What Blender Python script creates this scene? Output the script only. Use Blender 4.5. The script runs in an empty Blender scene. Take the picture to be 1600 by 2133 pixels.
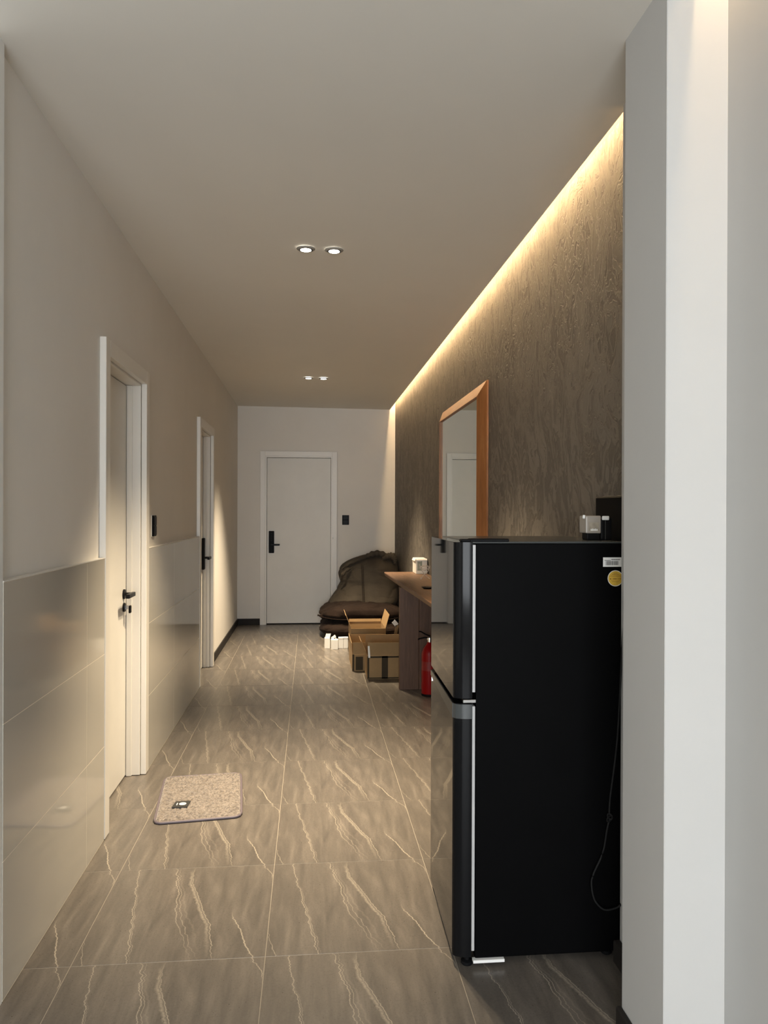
import bpy, bmesh, math, random
from mathutils import Vector, Matrix, noise
random.seed(4)
S = bpy.context.scene
COL = S.collection

# ---------------------------------------------------------------- camera
W, H, F = 1600.0, 2133.0, 1600.0
cam_d = bpy.data.cameras.new('camera'); cam = bpy.data.objects.new('camera', cam_d); COL.objects.link(cam)
cam_d.sensor_fit = 'HORIZONTAL'; cam_d.sensor_width = 36.0; cam_d.lens = 36.0 * F / W
cam_d.clip_start = 0.05; cam_d.clip_end = 60
psi = math.atan(153 / F)
cam.matrix_world = (Matrix.Translation((0, 0, 1.43)) @ Matrix.Rotation(-psi, 4, 'Z') @
                    Matrix.Rotation(math.pi / 2 + math.atan(-2.0 / F), 4, 'X') @ Matrix.Rotation(math.radians(.2), 4, 'Z'))
S.camera = cam
# ---------------------------------------------------------------- view + world + daylight
S.view_settings.view_transform = 'Standard'; S.view_settings.look = 'None'
S.view_settings.gamma = 1.0; S.view_settings.exposure = 0.14
try: S.view_settings.use_curve_mapping = False
except Exception: pass
wd = bpy.data.worlds.new('world'); S.world = wd; wd.use_nodes = True
bg = wd.node_tree.nodes['Background']; bg.inputs[0].default_value = (.75, .85, 1, 1); bg.inputs[1].default_value = 1.0
WIN_POWER = 290.0
DOWN_POWER = 490.0
COVE = 150.0
CZ = 2.72          # ceiling height
def area(name, loc, rot, sx, sy, e, c):
    l = bpy.data.lights.new(name, 'AREA'); l.shape = 'RECTANGLE'; l.size = sx; l.size_y = sy; l.energy = e; l.color = c
    o = bpy.data.objects.new(name, l); o.location = loc; o.rotation_euler = rot; COL.objects.link(o); return o
# daylight coming in through the big window in the wall behind the photographer
area('window_daylight', (-.5, -3.98, 1.45), (math.radians(90), 0, 0), 2.8, 2.1, WIN_POWER, (.93, .97, 1.0))

# ---------------------------------------------------------------- helpers
def nbm(): return bmesh.new()
def box(bm, x0, x1, y0, y1, z0, z1, bev=0, seg=1):
    vs = [bm.verts.new((x, y, z)) for z in (z0, z1) for y in (y0, y1) for x in (x0, x1)]
    fs = [(0, 2, 3, 1), (4, 5, 7, 6), (0, 1, 5, 4), (2, 6, 7, 3), (0, 4, 6, 2), (1, 3, 7, 5)]
    ff = [bm.faces.new([vs[i] for i in f]) for f in fs]
    if bev:
        es = list({e for f in ff for e in f.edges})
        bmesh.ops.bevel(bm, geom=es, offset=bev, segments=seg, profile=.5, affect='EDGES')
    return bm
def B(x0, x1, y0, y1, z0, z1, bev=0, seg=1): return box(nbm(), x0, x1, y0, y1, z0, z1, bev, seg)
def prism(bm, pts, z0, z1):
    lo = [bm.verts.new((p[0], p[1], z0)) for p in pts]; hi = [bm.verts.new((p[0], p[1], z1)) for p in pts]
    bm.faces.new(hi); bm.faces.new(lo[::-1]); n = len(pts)
    for i in range(n): bm.faces.new((lo[i], lo[(i + 1) % n], hi[(i + 1) % n], hi[i]))
    return bm
def tube(bm, pts, r, seg=8, closed=False):
    pts = [Vector(p) for p in pts]; n = len(pts); rings = []
    up = Vector((0, 0, 1))
    for i, p in enumerate(pts):
        a = pts[(i - 1) % n] if (closed or i > 0) else p; b = pts[(i + 1) % n] if (closed or i < n - 1) else p
        t = (b - a).normalized()
        ref = up if abs(t.dot(up)) < .95 else Vector((1, 0, 0))
        s = t.cross(ref).normalized(); q = s.cross(t)
        rr = r[i] if isinstance(r, (list, tuple)) else r
        rings.append([bm.verts.new(p + (s * math.cos(k * 2 * math.pi / seg) + q * math.sin(k * 2 * math.pi / seg)) * rr) for k in range(seg)])
    m = n if closed else n - 1
    for i in range(m):
        a, b = rings[i], rings[(i + 1) % n]
        for k in range(seg): bm.faces.new((a[k], a[(k + 1) % seg], b[(k + 1) % seg], b[k]))
    if not closed: bm.faces.new(rings[0][::-1]); bm.faces.new(rings[-1])
    return bm
def lathe(bm, prof, cx, cy, seg=28):
    rings = [[bm.verts.new((cx + r * math.cos(k * 2 * math.pi / seg), cy + r * math.sin(k * 2 * math.pi / seg), z)) for k in range(seg)] for r, z in prof]
    for a, b in zip(rings, rings[1:]):
        for k in range(seg): bm.faces.new((a[k], a[(k + 1) % seg], b[(k + 1) % seg], b[k]))
    bm.faces.new(rings[0][::-1]); bm.faces.new(rings[-1]); return bm
def plate(bm, p, u, v, t):
    """thin slab: corner p, edge vectors u and v, thickness t"""
    p, u, v = Vector(p), Vector(u), Vector(v); n = u.cross(v).normalized() * t
    c = [p, p + u, p + u + v, p + v]; a = [bm.verts.new(q) for q in c]; b = [bm.verts.new(q + n) for q in c]
    bm.faces.new(a[::-1]); bm.faces.new(b)
    for i in range(4): bm.faces.new((a[i], a[(i + 1) % 4], b[(i + 1) % 4], b[i]))
    return bm
def smooth_path(pts, n=8):
    P = [Vector(p) for p in pts]; out = []
    for i in range(len(P) - 1):
        a, b, c, d = P[max(i - 1, 0)], P[i], P[i + 1], P[min(i + 2, len(P) - 1)]
        for k in range(n):
            t = k / n
            out.append(.5 * ((2 * b) + (c - a) * t + (2 * a - 5 * b + 4 * c - d) * t * t + (3 * b - a - 3 * c + d) * t ** 3))
    out.append(P[-1]); return out
def wloc(o):
    v = Vector((0, 0, 0))
    while o: v += o.location; o = o.parent
    return v
def obj(name, bm, mat, parent=None, loc=None, smooth=False):
    """bm is in world coordinates; the object's origin is loc (or its parent's origin)"""
    org = Vector(loc) if loc is not None else (wloc(parent) if parent else Vector((0, 0, 0)))
    bmesh.ops.recalc_face_normals(bm, faces=bm.faces)
    bmesh.ops.translate(bm, verts=bm.verts, vec=-org)
    me = bpy.data.meshes.new(name); bm.to_mesh(me); bm.free(); me.materials.append(mat)
    if smooth:
        for p in me.polygons: p.use_smooth = True
    o = bpy.data.objects.new(name, me); COL.objects.link(o)
    o.parent = parent; o.location = org - (wloc(parent) if parent else Vector((0, 0, 0)))
    return o
def thing(name, label, cat, loc, group=None):
    o = bpy.data.objects.new(name, None); o.empty_display_size = .05; COL.objects.link(o); o.location = loc
    return tag(o, label, cat, group)
def tag(o, label, cat, group=None):
    o['label'] = label; o['category'] = cat
    if group: o['group'] = group
    return o
def struct(name, bm, mat, label, cat, loc=None):
    o = obj(name, bm, mat, None, loc); o['kind'] = 'structure'; return tag(o, label, cat)
def estruct(name, loc, label, cat):
    o = thing(name, label, cat, loc); o['kind'] = 'structure'; return o
def autosmooth(o, ang=35):
    me = o.data
    for p in me.polygons: p.use_smooth = True
    bm = bmesh.new(); bm.from_mesh(me)
    for e in bm.edges:
        if len(e.link_faces) == 2 and e.calc_face_angle(0) > math.radians(ang): e.smooth = False
    bm.to_mesh(me); bm.free(); return o

# ---------------------------------------------------------------- materials
def srgb(r, g, b):
    f = lambda c: (c / 255 / 12.92) if c / 255 <= .04045 else ((c / 255 + .055) / 1.055) ** 2.4
    return (f(r), f(g), f(b), 1)
class Mat:
    def __init__(s, name, color=(.5, .5, .5, 1), rough=.5, **kw):
        s.m = bpy.data.materials.new(name); s.m.use_nodes = True; s.t = s.m.node_tree; s.b = s.t.nodes['Principled BSDF']
        s.b.inputs['Base Color'].default_value = color; s.b.inputs['Roughness'].default_value = rough
        for k, v in kw.items(): s.b.inputs[k.replace('_', ' ')].default_value = v
    def n(s, typ, **kw):
        nd = s.t.nodes.new(typ)
        for k, v in kw.items(): setattr(nd, k, v)
        return nd
    def l(s, a, b): s.t.links.new(a, b)
    def math(s, op, a, b=None, c=None, clamp=False):
        nd = s.n('ShaderNodeMath', operation=op, use_clamp=clamp)
        for i, x in enumerate((a, b, c)):
            if x is None: continue
            if isinstance(x, (int, float)): nd.inputs[i].default_value = x
            else: s.l(x, nd.inputs[i])
        return nd.outputs[0]
    def coords(s, scale=(1, 1, 1), rot=(0, 0, 0)):
        tc = s.n('ShaderNodeTexCoord'); mp = s.n('ShaderNodeMapping'); mp.inputs['Scale'].default_value = scale; mp.inputs['Rotation'].default_value = rot
        s.l(tc.outputs['Object'], mp.inputs[0]); return mp.outputs[0]
    def noise(s, vec, scale=5, detail=4, rough=.5, dist=0):
        nd = s.n('ShaderNodeTexNoise'); nd.inputs['Scale'].default_value = scale; nd.inputs['Detail'].default_value = detail
        nd.inputs['Roughness'].default_value = rough; nd.inputs['Distortion'].default_value = dist; s.l(vec, nd.inputs['Vector']); return nd.outputs['Fac']
    def ramp(s, fac, stops):
        nd = s.n('ShaderNodeValToRGB'); cr = nd.color_ramp
        while len(cr.elements) < len(stops): cr.elements.new(.5)
        for e, (p, c) in zip(cr.elements, stops): e.position = p; e.color = c
        s.l(fac, nd.inputs[0]); return nd.outputs[0]
    def mix(s, fac, a, b, mode='MIX'):
        nd = s.n('ShaderNodeMix', data_type='RGBA', blend_type=mode)
        for x, i in ((fac, 0), (a, 6), (b, 7)):
            if isinstance(x, (int, float)): nd.inputs[i].default_value = x
            elif isinstance(x, tuple): nd.inputs[i].default_value = x
            else: s.l(x, nd.inputs[i])
        return nd.outputs[2]
    def bump(s, h, strength=.3, dist=.002):
        nd = s.n('ShaderNodeBump'); nd.inputs['Strength'].default_value = strength; nd.inputs['Distance'].default_value = dist
        s.l(h, nd.inputs['Height']); s.l(nd.outputs[0], s.b.inputs['Normal'])
    def color(s, c): s.l(c, s.b.inputs['Base Color']); return s
def plain(name, rgb, rough=.5, var=.04, scale=6, bump=0, **kw):
    """one paint or plastic colour with faint procedural unevenness"""
    m = Mat(name, rgb, rough, **kw); v = m.coords()
    n = m.noise(v, scale, 4, .6)
    lo = tuple(c * (1 - var) for c in rgb[:3]) + (1,); hi = tuple(min(1, c * (1 + var)) for c in rgb[:3]) + (1,)
    m.color(m.ramp(n, [(.3, lo), (.7, hi)]))
    if bump: m.bump(m.noise(v, scale * 30, 3), bump, .001)
    return m.m
def emis(name, c, s):
    m = Mat(name, (0, 0, 0, 1)); m.b.inputs['Emission Color'].default_value = c; m.b.inputs['Emission Strength'].default_value = s; return m.m

M_wall = plain('wall_paint', (.73, .70, .65, 1), .85, .03, 1.5, .15)
M_ceil = plain('ceiling_paint', (.73, .705, .65, 1), .9, .02, 1.0, .1)
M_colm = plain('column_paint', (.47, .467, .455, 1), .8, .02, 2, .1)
M_trimw = plain('door_casing_paint', (.72, .69, .635, 1), .35, .02, 3)
M_leaf = plain('door_leaf_paint', (.70, .68, .63, 1), .45, .04, 2)
M_dark = plain('gap_shade_black', (.01, .01, .01, 1), .8, 0)  # painted shade for the gaps around the door leaves
M_joint = plain('pale_joint', (.74, .68, .56, 1), .6, .02)
M_tan = plain('slot_tan_paint', (.17, .135, .095, 1), .95, .05)
M_base = plain('baseboard_dark', (.026, .023, .021, 1), .45, .1, IOR=1.15)
M_grout = plain('grout', (.29, .255, .205, 1), .8, .05, 20)
M_black = plain('black_plastic', (.007, .007, .0075, 1), .45, .1, IOR=1.14)
M_blackm = plain('black_metal', (.008, .008, .009, 1), .4, .1, IOR=1.2)
M_chrome = plain('chrome', (.75, .75, .75, 1), .15, .02, Metallic=1.0)
M_white = plain('white_plastic', (.78, .78, .76, 1), .4, .02)
M_gasket = plain('door_gasket_grey', (.42, .42, .42, 1), .3, .05)
M_led = emis('led_strip', (1, .70, .38, 1), COVE)
M_led2 = emis('led_strip_dim', (1, .70, .38, 1), COVE * .35)
M_lamp = emis('downlight_lens', (1, .93, .8, 1), 14)

def wall_tile_mat():
    m = Mat('glazed_wall_tile', (.5, .48, .43, 1), .09); v = m.coords((1, 1, 1))
    n = m.noise(v, 1.2, 3, .5)
    m.color(m.ramp(n, [(.3, (.48, .455, .405, 1)), (.7, (.53, .505, .45, 1))]))
    m.b.inputs['IOR'].default_value = 1.55
    return m.m
M_panel = wall_tile_mat()

def plaster():
    m = Mat('swirled_accent_plaster', rough=.7)
    v = m.coords((1, 1.0, .6))
    d1 = m.noise(v, 2.6, 2, .5); d2 = m.noise(v, 9.0, 2, .5)
    vm = m.n('ShaderNodeVectorMath', operation='ADD'); cx = m.n('ShaderNodeCombineXYZ')
    m.l(m.math('ADD', m.math('MULTIPLY', d1, .7), m.math('MULTIPLY', d2, .16)), cx.inputs[1]); m.l(m.math('MULTIPLY', d2, .28), cx.inputs[2])
    m.l(v, vm.inputs[0]); m.l(cx.outputs[0], vm.inputs[1])
    a = m.noise(vm.outputs[0], 22, 6, .62, 1.6)
    b = m.noise(vm.outputs[0], 7, 4, .6, 2.2)
    big = m.noise(m.coords((1, 1, .7)), 1.8, 3, .5)
    h = m.math('ADD', m.math('MULTIPLY', a, .5), m.math('MULTIPLY', b, .5))
    colr = m.ramp(h, [(.38, (.088, .076, .061, 1)), (.50, (.112, .097, .079, 1)), (.525, (.172, .150, .123, 1)), (.60, (.150, .131, .107, 1)), (.68, (.215, .188, .152, 1))])
    m.color(m.mix(m.math('MULTIPLY', big, .45), colr, (.104, .090, .073, 1)))
    st = m.ramp(h, [(.36, (.1, .1, .1, 1)), (.46, (.25, .25, .25, 1)), (.50, (.8, .8, .8, 1)), (.62, (.7, .7, .7, 1)), (.66, (1, 1, 1, 1))])
    m.bump(st, .9, .008)
    return m.m
M_plaster = plaster()

def curve(m, x, pts):
    nd = m.n('ShaderNodeFloatCurve'); c = nd.mapping.curves[0]
    pts = sorted(pts)
    while len(c.points) < len(pts): c.points.new(.5, .5)
    for p, (a, b) in zip(c.points, pts): p.location = (a, b)
    nd.mapping.update(); m.l(x, nd.inputs['Value']); return nd.outputs[0]
TW, TD = .604, .644
def tile_mat():
    m = Mat('veined_floor_tile', rough=.3); tc = m.n('ShaderNodeTexCoord'); sp = m.n('ShaderNodeSeparateXYZ'); m.l(tc.outputs['Object'], sp.inputs[0])
    u = m.math('DIVIDE', sp.outputs[0], TW); v = m.math('DIVIDE', sp.outputs[1], TD)
    cv = m.n('ShaderNodeCombineXYZ'); m.l(m.math('MULTIPLY', u, .35), cv.inputs[0]); m.l(v, cv.inputs[1])
    w1 = m.noise(cv.outputs[0], 11, 3, .6); w2 = m.noise(cv.outputs[0], 42, 3, .7)
    wob = m.math('ADD', m.math('MULTIPLY', m.math('SUBTRACT', w1, .5), .065), m.math('MULTIPLY', m.math('SUBTRACT', w2, .5), .016))
    uw = m.math('ADD', u, wob)
    veins = [  # curve u(v), half width, strength(v)
        ([(0, .70), (.15, .67), (.34, .635), (.53, .575), (.75, .50), (.89, .47), (1, .475)], .018, [(0, .1), (.2, .5), (.35, .85), (.85, .8), (.97, .15), (1, .0)], 1),
        ([(0, .72), (.15, .69), (.34, .652), (.53, .592), (.75, .515), (.89, .48), (1, .48)], .0045, [(0, .3), (.35, .9), (.85, .6), (1, .1)], 0),
        ([(0, .60), (.137, .56), (.42, .46), (.73, .41), (1, .36)], .0048, [(0, .1), (.3, .5), (.8, .8), (1, .5)], 0),
        ([(0, .64), (.137, .585), (.42, .49), (.73, .425), (1, .38)], .0035, [(0, .0), (.3, .6), (.8, .6), (1, .0)], 0),
        ([(0, .66), (.2, .60), (.5, .50), (.8, .43), (1, .40)], .012, [(0, .0), (.3, .25), (.7, .3), (1, .0)], 1),
        ([(0, .28), (.36, .22), (.6, .185), (.8, .15), (1, .12)], .0045, [(0, .7), (.4, .85), (.8, .7), (1, .8)], 0),
        ([(0, .295), (.36, .23), (.6, .195), (.8, .155), (1, .125)], .003, [(0, .2), (.4, .7), (.8, .1), (1, .0)], 0),
        ([(0, .94), (.137, .88), (.25, .85), (.34, .81), (.5, .78), (1, .75)], .0065, [(0, .6), (.12, 1), (.32, 1), (.42, .2), (.5, 0), (1, 0)], 0),
        ([(0, 1.0), (.75, 1.0), (.88, .985), (.94, .96), (1, .93)], .0045, [(0, 0), (.8, 0), (.86, .8), (1, .8)], 0),
        ([(0, .05), (.1, .03), (.25, .0), (1, .0)], .004, [(0, .7), (.22, .5), (.26, 0), (1, 0)], 0),
    ]
    grain = m.noise(tc.outputs['Object'], 120, 4, .7)
    tot = None
    for pts, wdt, al, rough in veins:
        d = m.math('ABSOLUTE', m.math('SUBTRACT', uw, curve(m, v, pts)))
        k = m.math('SUBTRACT', 1, m.math('DIVIDE', d, wdt * .8), clamp=True)
        if rough: k = m.math('MULTIPLY', k, m.math('MULTIPLY', m.math('SUBTRACT', grain, .25, clamp=True), 2.2, clamp=True))
        else: k = m.math('MULTIPLY', m.math('MULTIPLY', k, 1.25, clamp=True), m.math('ADD', .55, m.math('MULTIPLY', grain, .7)))
        k = m.math('MULTIPLY', k, curve(m, v, al))
        tot = k if tot is None else m.math('MAXIMUM', tot, k)
    # base: soft slanted streaks
    mp = m.n('ShaderNodeMapping'); mp.inputs['Rotation'].default_value = (0, 0, math.radians(-17)); mp.inputs['Scale'].default_value = (1, .16, 1)
    m.l(tc.outputs['Object'], mp.inputs[0])
    st = m.noise(mp.outputs[0], 22, 5, .6, .6); fine = m.noise(mp.outputs[0], 75, 4, .7, .4)
    base = m.ramp(st, [(.30, (.086, .076, .066, 1)), (.52, (.120, .105, .090, 1)), (.74, (.168, .147, .125, 1))])
    base = m.mix(m.math('MULTIPLY', m.math('SUBTRACT', fine, .55, clamp=True), .6), base, (.32, .29, .235, 1))
    base = m.mix(m.math('MULTIPLY', m.math('SUBTRACT', grain, .48, clamp=True), 1.6), base, (.05, .044, .036, 1))
    m.color(m.mix(m.math('MULTIPLY', tot, .54), base, (.60, .53, .42, 1)))
    m.l(m.ramp(grain, [(.3, (.26, .26, .26, 1)), (.7, (.38, .38, .38, 1))]), m.b.inputs['Roughness'])
    m.bump(m.math('ADD', grain, m.math('MULTIPLY', tot, -.6)), .06, .001)
    return m.m
M_tile = tile_mat()

def wood(name, c1, c2, c3, scale=(1, 1, 1), rough=.5):
    m = Mat(name, rough=rough); v = m.coords(scale)
    a = m.noise(v, 5, 5, .6, 1.2); b = m.noise(v, 26, 4, .6, .5); c = m.noise(m.coords((1, 1, 1)), 4, 2)
    f = m.math('ADD', m.math('MULTIPLY', a, .65), m.math('MULTIPLY', b, .35))
    m.color(m.mix(m.math('MULTIPLY', c, .35), m.ramp(f, [(.32, c1), (.5, c2), (.68, c3)]), c1)); m.bump(f, .12, .002); return m.m
M_wood = wood('desk_oak', (.080, .036, .015, 1), (.145, .073, .034, 1), (.21, .115, .058, 1), (6, .5, 6))
M_woodl = wood('desk_oak_upright', (.060, .026, .012, 1), (.105, .050, .025, 1), (.15, .078, .042, 1), (6, 6, .5))
M_frame = wood('mirror_frame_wood', (.16, .060, .015, 1), (.26, .105, .031, 1), (.34, .155, .055, 1), (6, 6, .6), .45)
M_frameh = wood('mirror_rail_wood', (.16, .060, .015, 1), (.26, .105, .031, 1), (.34, .155, .055, 1), (6, .6, 6), .45)
M_mirror = Mat('mirror_glass', (.80, .84, .78, 1), .01, Metallic=1.0).m
def fabric(name, c):
    m = Mat(name, c, .85, IOR=1.2, Sheen_Weight=.02, Sheen_Roughness=.4); v = m.coords()
    n = m.noise(v, 3.5, 4, .6, .5); m.color(m.ramp(n, [(.3, tuple(x * .8 for x in c[:3]) + (1,)), (.7, tuple(x * 1.2 for x in c[:3]) + (1,))]))
    m.bump(m.noise(v, 9, 6, .65, 1.2), .5, .02); return m.m
M_bag1 = fabric('bean_bag_taupe_cloth', (.066, .055, .042, 1))
M_bag2 = fabric('bean_bag_dark_brown_cloth', (.022, .014, .0105, 1))
def card(name, c):
    m = Mat(name, c, .8); v = m.coords(); n = m.noise(v, 5, 4, .6)
    m.color(m.ramp(n, [(.3, tuple(x * .85 for x in c[:3]) + (1,)), (.7, tuple(x * 1.1 for x in c[:3]) + (1,))]))
    m.bump(m.noise(m.coords((1, 1, 8)), 30, 2), .1, .002); return m.m
M_card = card('cardboard', (.29, .185, .082, 1))
M_cardw = plain('white_card', (.80, .78, .72, 1), .7, .03)
M_tape = plain('brown_packing_tape', (.045, .033, .018, 1), .55, .1, IOR=1.2)
M_fside = plain('fridge_satin_black', (.002, .002, .0022, 1), .5, .1, IOR=1.12)
M_fdoor = Mat('fridge_black_glass', (.008, .008, .009, 1), .03, IOR=1.55).m
M_fshell = Mat('fridge_door_shell', (.006, .006, .0065, 1), .10, IOR=1.2).m
M_fgrip = Mat('fridge_grip_grey', (.05, .054, .054, 1), .2, IOR=1.45).m
M_red = plain('extinguisher_red', (.23, .002, .003, 1), .35, .05, IOR=1.3)
M_gold = plain('gold_sticker', (.62, .40, .05, 1), .4, .2, 60)
M_print = plain('print_black', (.02, .02, .02, 1), .6, 0)
M_brownprint = plain('print_brown', (.16, .05, .01, 1), .6, 0)
M_green = plain('print_green', (.16, .22, .16, 1), .6, .2)
M_cord = plain('cord_grey', (.016, .016, .016, 1), .6, .1, IOR=1.2)
def clear_mat():
    m = Mat('cloudy_plastic', (.42, .38, .33, 1), .25, Alpha=.75); return m.m
M_clear = clear_mat()

# ================================================================ SETTING
XL, XR, YB = -.91, 1.07, 9.73
Y_END = 2.32       # near end of the corridor's left wall
RX0, RY0 = -3.16, -4.0
# ---- floor with individual tiles
floor = struct('floor', B(RX0 - .2, 1.4, RY0 - .2, YB + .3, -.12, -.0006), M_grout, 'floor of the corridor laid with large grey-brown veined tiles', 'floor')
def tile_bm(x0, x1, y0, y1):
    bm = nbm(); g = .0010
    x0 += g; x1 -= g; y0 += g; y1 -= g
    t = [bm.verts.new(p) for p in ((x0 + .0003, y0 + .0003, 0), (x1 - .0003, y0 + .0003, 0), (x1 - .0003, y1 - .0003, 0), (x0 + .0003, y1 - .0003, 0))]
    b = [bm.verts.new(p) for p in ((x0, y0, -.0006), (x1, y0, -.0006), (x1, y1, -.0006), (x0, y1, -.0006))]
    bm.faces.new(t)
    for i in range(4): bm.faces.new((b[i], b[(i + 1) % 4], t[(i + 1) % 4], t[i]))
    return bm
cache = {}
GX, GY = -.14, 2.485
for j in range(-11, 12):
    for i in range(-6, 3):
        ox, oy = GX + i * TW, GY + j * TD
        lo_x = -1.0 if oy + TD / 2 > Y_END else RX0
        hi_x = XR if oy + TD / 2 > 2.3 else 1.12
        x0, x1, y0, y1 = max(ox, lo_x), min(ox + TW, hi_x), max(oy, RY0), min(oy + TD, YB + .05)
        if x1 - x0 < .02 or y1 - y0 < .02: continue
        key = (round(x0 - ox, 3), round(x1 - ox, 3), round(y0 - oy, 3), round(y1 - oy, 3))
        if key not in cache:
            bm = tile_bm(*key); me = bpy.data.meshes.new('tile'); bm.to_mesh(me); bm.free(); me.materials.append(M_tile); cache[key] = me
        t = bpy.data.objects.new('tile', cache[key]); COL.objects.link(t); t.parent = floor; t.location = (ox, oy, 0)
# ---- ceiling with the light slots left open along the right-hand walls
bm = nbm()
def cz(x, y):
    k = max(0.0, min(1.0, (1.0 - x) / 1.9)); q = max(0.0, min(1.0, (YB - y) / 7.4))
    return CZ + k * (.018 + .042 * q)
def ceil_slab(x0, x1, y0, y1):
    xs = [x for x in (x0, -.9, x1) if x0 <= x <= x1]; lo = [[bm.verts.new((x, y, cz(x, y))) for x in xs] for y in (y0, y1)]; hi = [[bm.verts.new((x, y, 2.87)) for x in xs] for y in (y0, y1)]
    n = len(xs)
    for i in range(n - 1):
        bm.faces.new((lo[0][i], lo[1][i], lo[1][i + 1], lo[0][i + 1])); bm.faces.new((hi[0][i], hi[0][i + 1], hi[1][i + 1], hi[1][i]))
        for j in (0, 1): bm.faces.new((lo[j][i], lo[j][i + 1], hi[j][i + 1], hi[j][i]))
    for i in (0, n - 1): bm.faces.new((lo[0][i], lo[1][i], hi[1][i], hi[0][i]))
ceil_slab(RX0, 1.0, 1.80, YB); ceil_slab(RX0, .93, RY0, 1.80); box(bm, RX0 - .2, 1.4, RY0 - .2, YB + .3, 2.87, 2.9)
ceil = struct('ceiling', bm, M_ceil, 'plain painted ceiling with a light slot along its right edge', 'ceiling')
# ---- left wall (two door recesses)
D1 = (3.425, 4.325); D2 = (6.28, 7.20)
CW = .072            # casing width
DT = 2.10            # leaf top
bm = nbm()
xo = -1.30
for a, b in ((Y_END, D1[0] + .03), (D1[1] - .03, D2[0] + .03), (D2[1] - .03, YB)): box(bm, xo, XL, a, b, 0, 2.87)
for d in (D1, D2):
    box(bm, xo, XL, d[0] + .03, d[1] - .03, 2.15, 2.87); box(bm, xo, -1.045, d[0] + .03, d[1] - .03, 0, 2.15)
wl = struct('wall_left', bm, M_wall, 'long cream painted wall on the left of the corridor', 'wall')
bm = B(RX0 - .2, -.8865, Y_END - .05, Y_END - .0005, 0, 2.87)
struct('wall_return', bm, M_white, 'white wall end facing the photographer at the left edge', 'wall')
# glazed wall tiles (dado): two sections, three courses
dado = [((Y_END, 3.16, 3.422), 'glossy beige tiled dado nearest the camera, left of the near door'),
        ((4.328, 5.12, 6.277), 'glossy beige tiled dado between the two left-hand doors')]
for ys, lab in dado:
    t = thing('tiled_dado', lab, 'wall tiles', (XL, ys[0], 0), 'glossy tile dados on the left wall'); del t['group']
    zs = (0.004, .407, .807, 1.219)
    for y0, y1 in zip(ys, ys[1:]):
        for z0, z1 in zip(zs, zs[1:]):
            obj('wall_tile', B(XL + .001, -.885, y0 + .0008, y1 - .0008, z0 + .0008, z1 - .0008, .0008), M_panel, t)
    obj('grout_backing', B(XL + .0002, -.8853, ys[0] + .001, ys[2] - .001, .002, 1.2185), M_joint, t)
    obj('top_ledge', B(XL, -.884, ys[0], ys[2] , 1.219, 1.2235, .001), M_trimw, t)
# ---- back wall
bm = nbm(); bx0, bx1 = -.548, .257
box(bm, -1.3, bx0 - .02, YB, YB + .2, 0, 2.87); box(bm, bx1 + .02, 1.3, YB, YB + .2, 0, 2.87); box(bm, bx0 - .02, bx1 + .02, YB, YB + .2, 2.12, 2.87)
box(bm, bx0 - .02, bx1 + .02, YB + .1, YB + .2, 0, 2.12)
wb = struct('wall_back', bm, M_wall, 'cream end wall of the corridor around the far door', 'wall')
# ---- accent wall, return, column, near right wall
struct('trim_1', B(XR + .002, 1.3, 2.36, YB, 2.795, 2.87), M_tan, 'smooth painted band high in the light slot above the textured plaster', 'trim')
struct('wall_right', B(XR, 1.3, 2.36, YB, 0, 2.792), M_plaster, 'dark taupe accent wall in swirled textured plaster, lit from the ceiling slot', 'wall')
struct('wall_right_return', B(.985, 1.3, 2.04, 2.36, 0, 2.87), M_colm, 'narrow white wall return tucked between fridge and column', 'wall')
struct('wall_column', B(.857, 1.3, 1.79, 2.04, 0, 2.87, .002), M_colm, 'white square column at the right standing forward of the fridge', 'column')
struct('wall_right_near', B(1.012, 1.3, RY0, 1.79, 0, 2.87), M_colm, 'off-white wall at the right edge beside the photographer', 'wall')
# room behind the photographer (never in frame): walls and the window that lets the daylight in
bm = nbm(); box(bm, RX0 - .2, 1.3, RY0 - .2, RY0, 0, .4); box(bm, RX0 - .2, 1.3, RY0 - .2, RY0, 2.5, CZ + .07)
box(bm, RX0 - .2, -1.95, RY0 - .2, RY0, .4, 2.5); box(bm, .95, 1.3, RY0 - .2, RY0, .4, 2.5)
struct('wall_front', bm, M_wall, 'wall with the large window behind the photographer', 'wall')
struct('wall_left_near', B(RX0 - .2, RX0, RY0, Y_END, 0, CZ + .07), M_wall, 'side wall of the room behind the photographer', 'wall')
w = estruct('window_1', (-.5, RY0 - .1, .4), 'wide window behind the photographer', 'window')
for x in (-1.95, -.98, -.08, .89): obj('window_frame', B(x, x + .06, RY0 - .13, RY0 - .07, .4, 2.5), M_trimw, w)
for z in (.4, 2.44): obj('window_frame', B(-1.95, .95, RY0 - .14, RY0 - .08, z, z + .06), M_trimw, w)
# ---- baseboards
struct('baseboard_left', B(XL, XL + .012, D2[1], YB, 0, .078, .002), M_base, 'dark baseboard on the left wall beyond the second door', 'baseboard')
struct('baseboard_back', B(XL + .012, -.628, YB - .012, YB, 0, .078, .002), M_base, 'short dark baseboard on the end wall left of the door', 'baseboard')
struct('baseboard_back_right', B(.332, XR - .012, YB - .012, YB, 0, .078, .002), M_base, 'dark baseboard on the end wall behind the bean bags', 'baseboard')
struct('baseboard_right', B(XR - .012, XR, 2.37, YB, 0, .078, .002), M_base, 'dark baseboard along the textured accent wall', 'baseboard')
struct('baseboard_return', B(.962, .985, 2.045, 2.36, 0, .07, .003), M_base, 'dark baseboard stub just behind the column by the fridge', 'baseboard')
struct('baseboard_column', B(.842, .857, 1.775, 2.045, 0, .07, .003), M_base, 'dark baseboard at the foot of the white column', 'baseboard')
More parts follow.
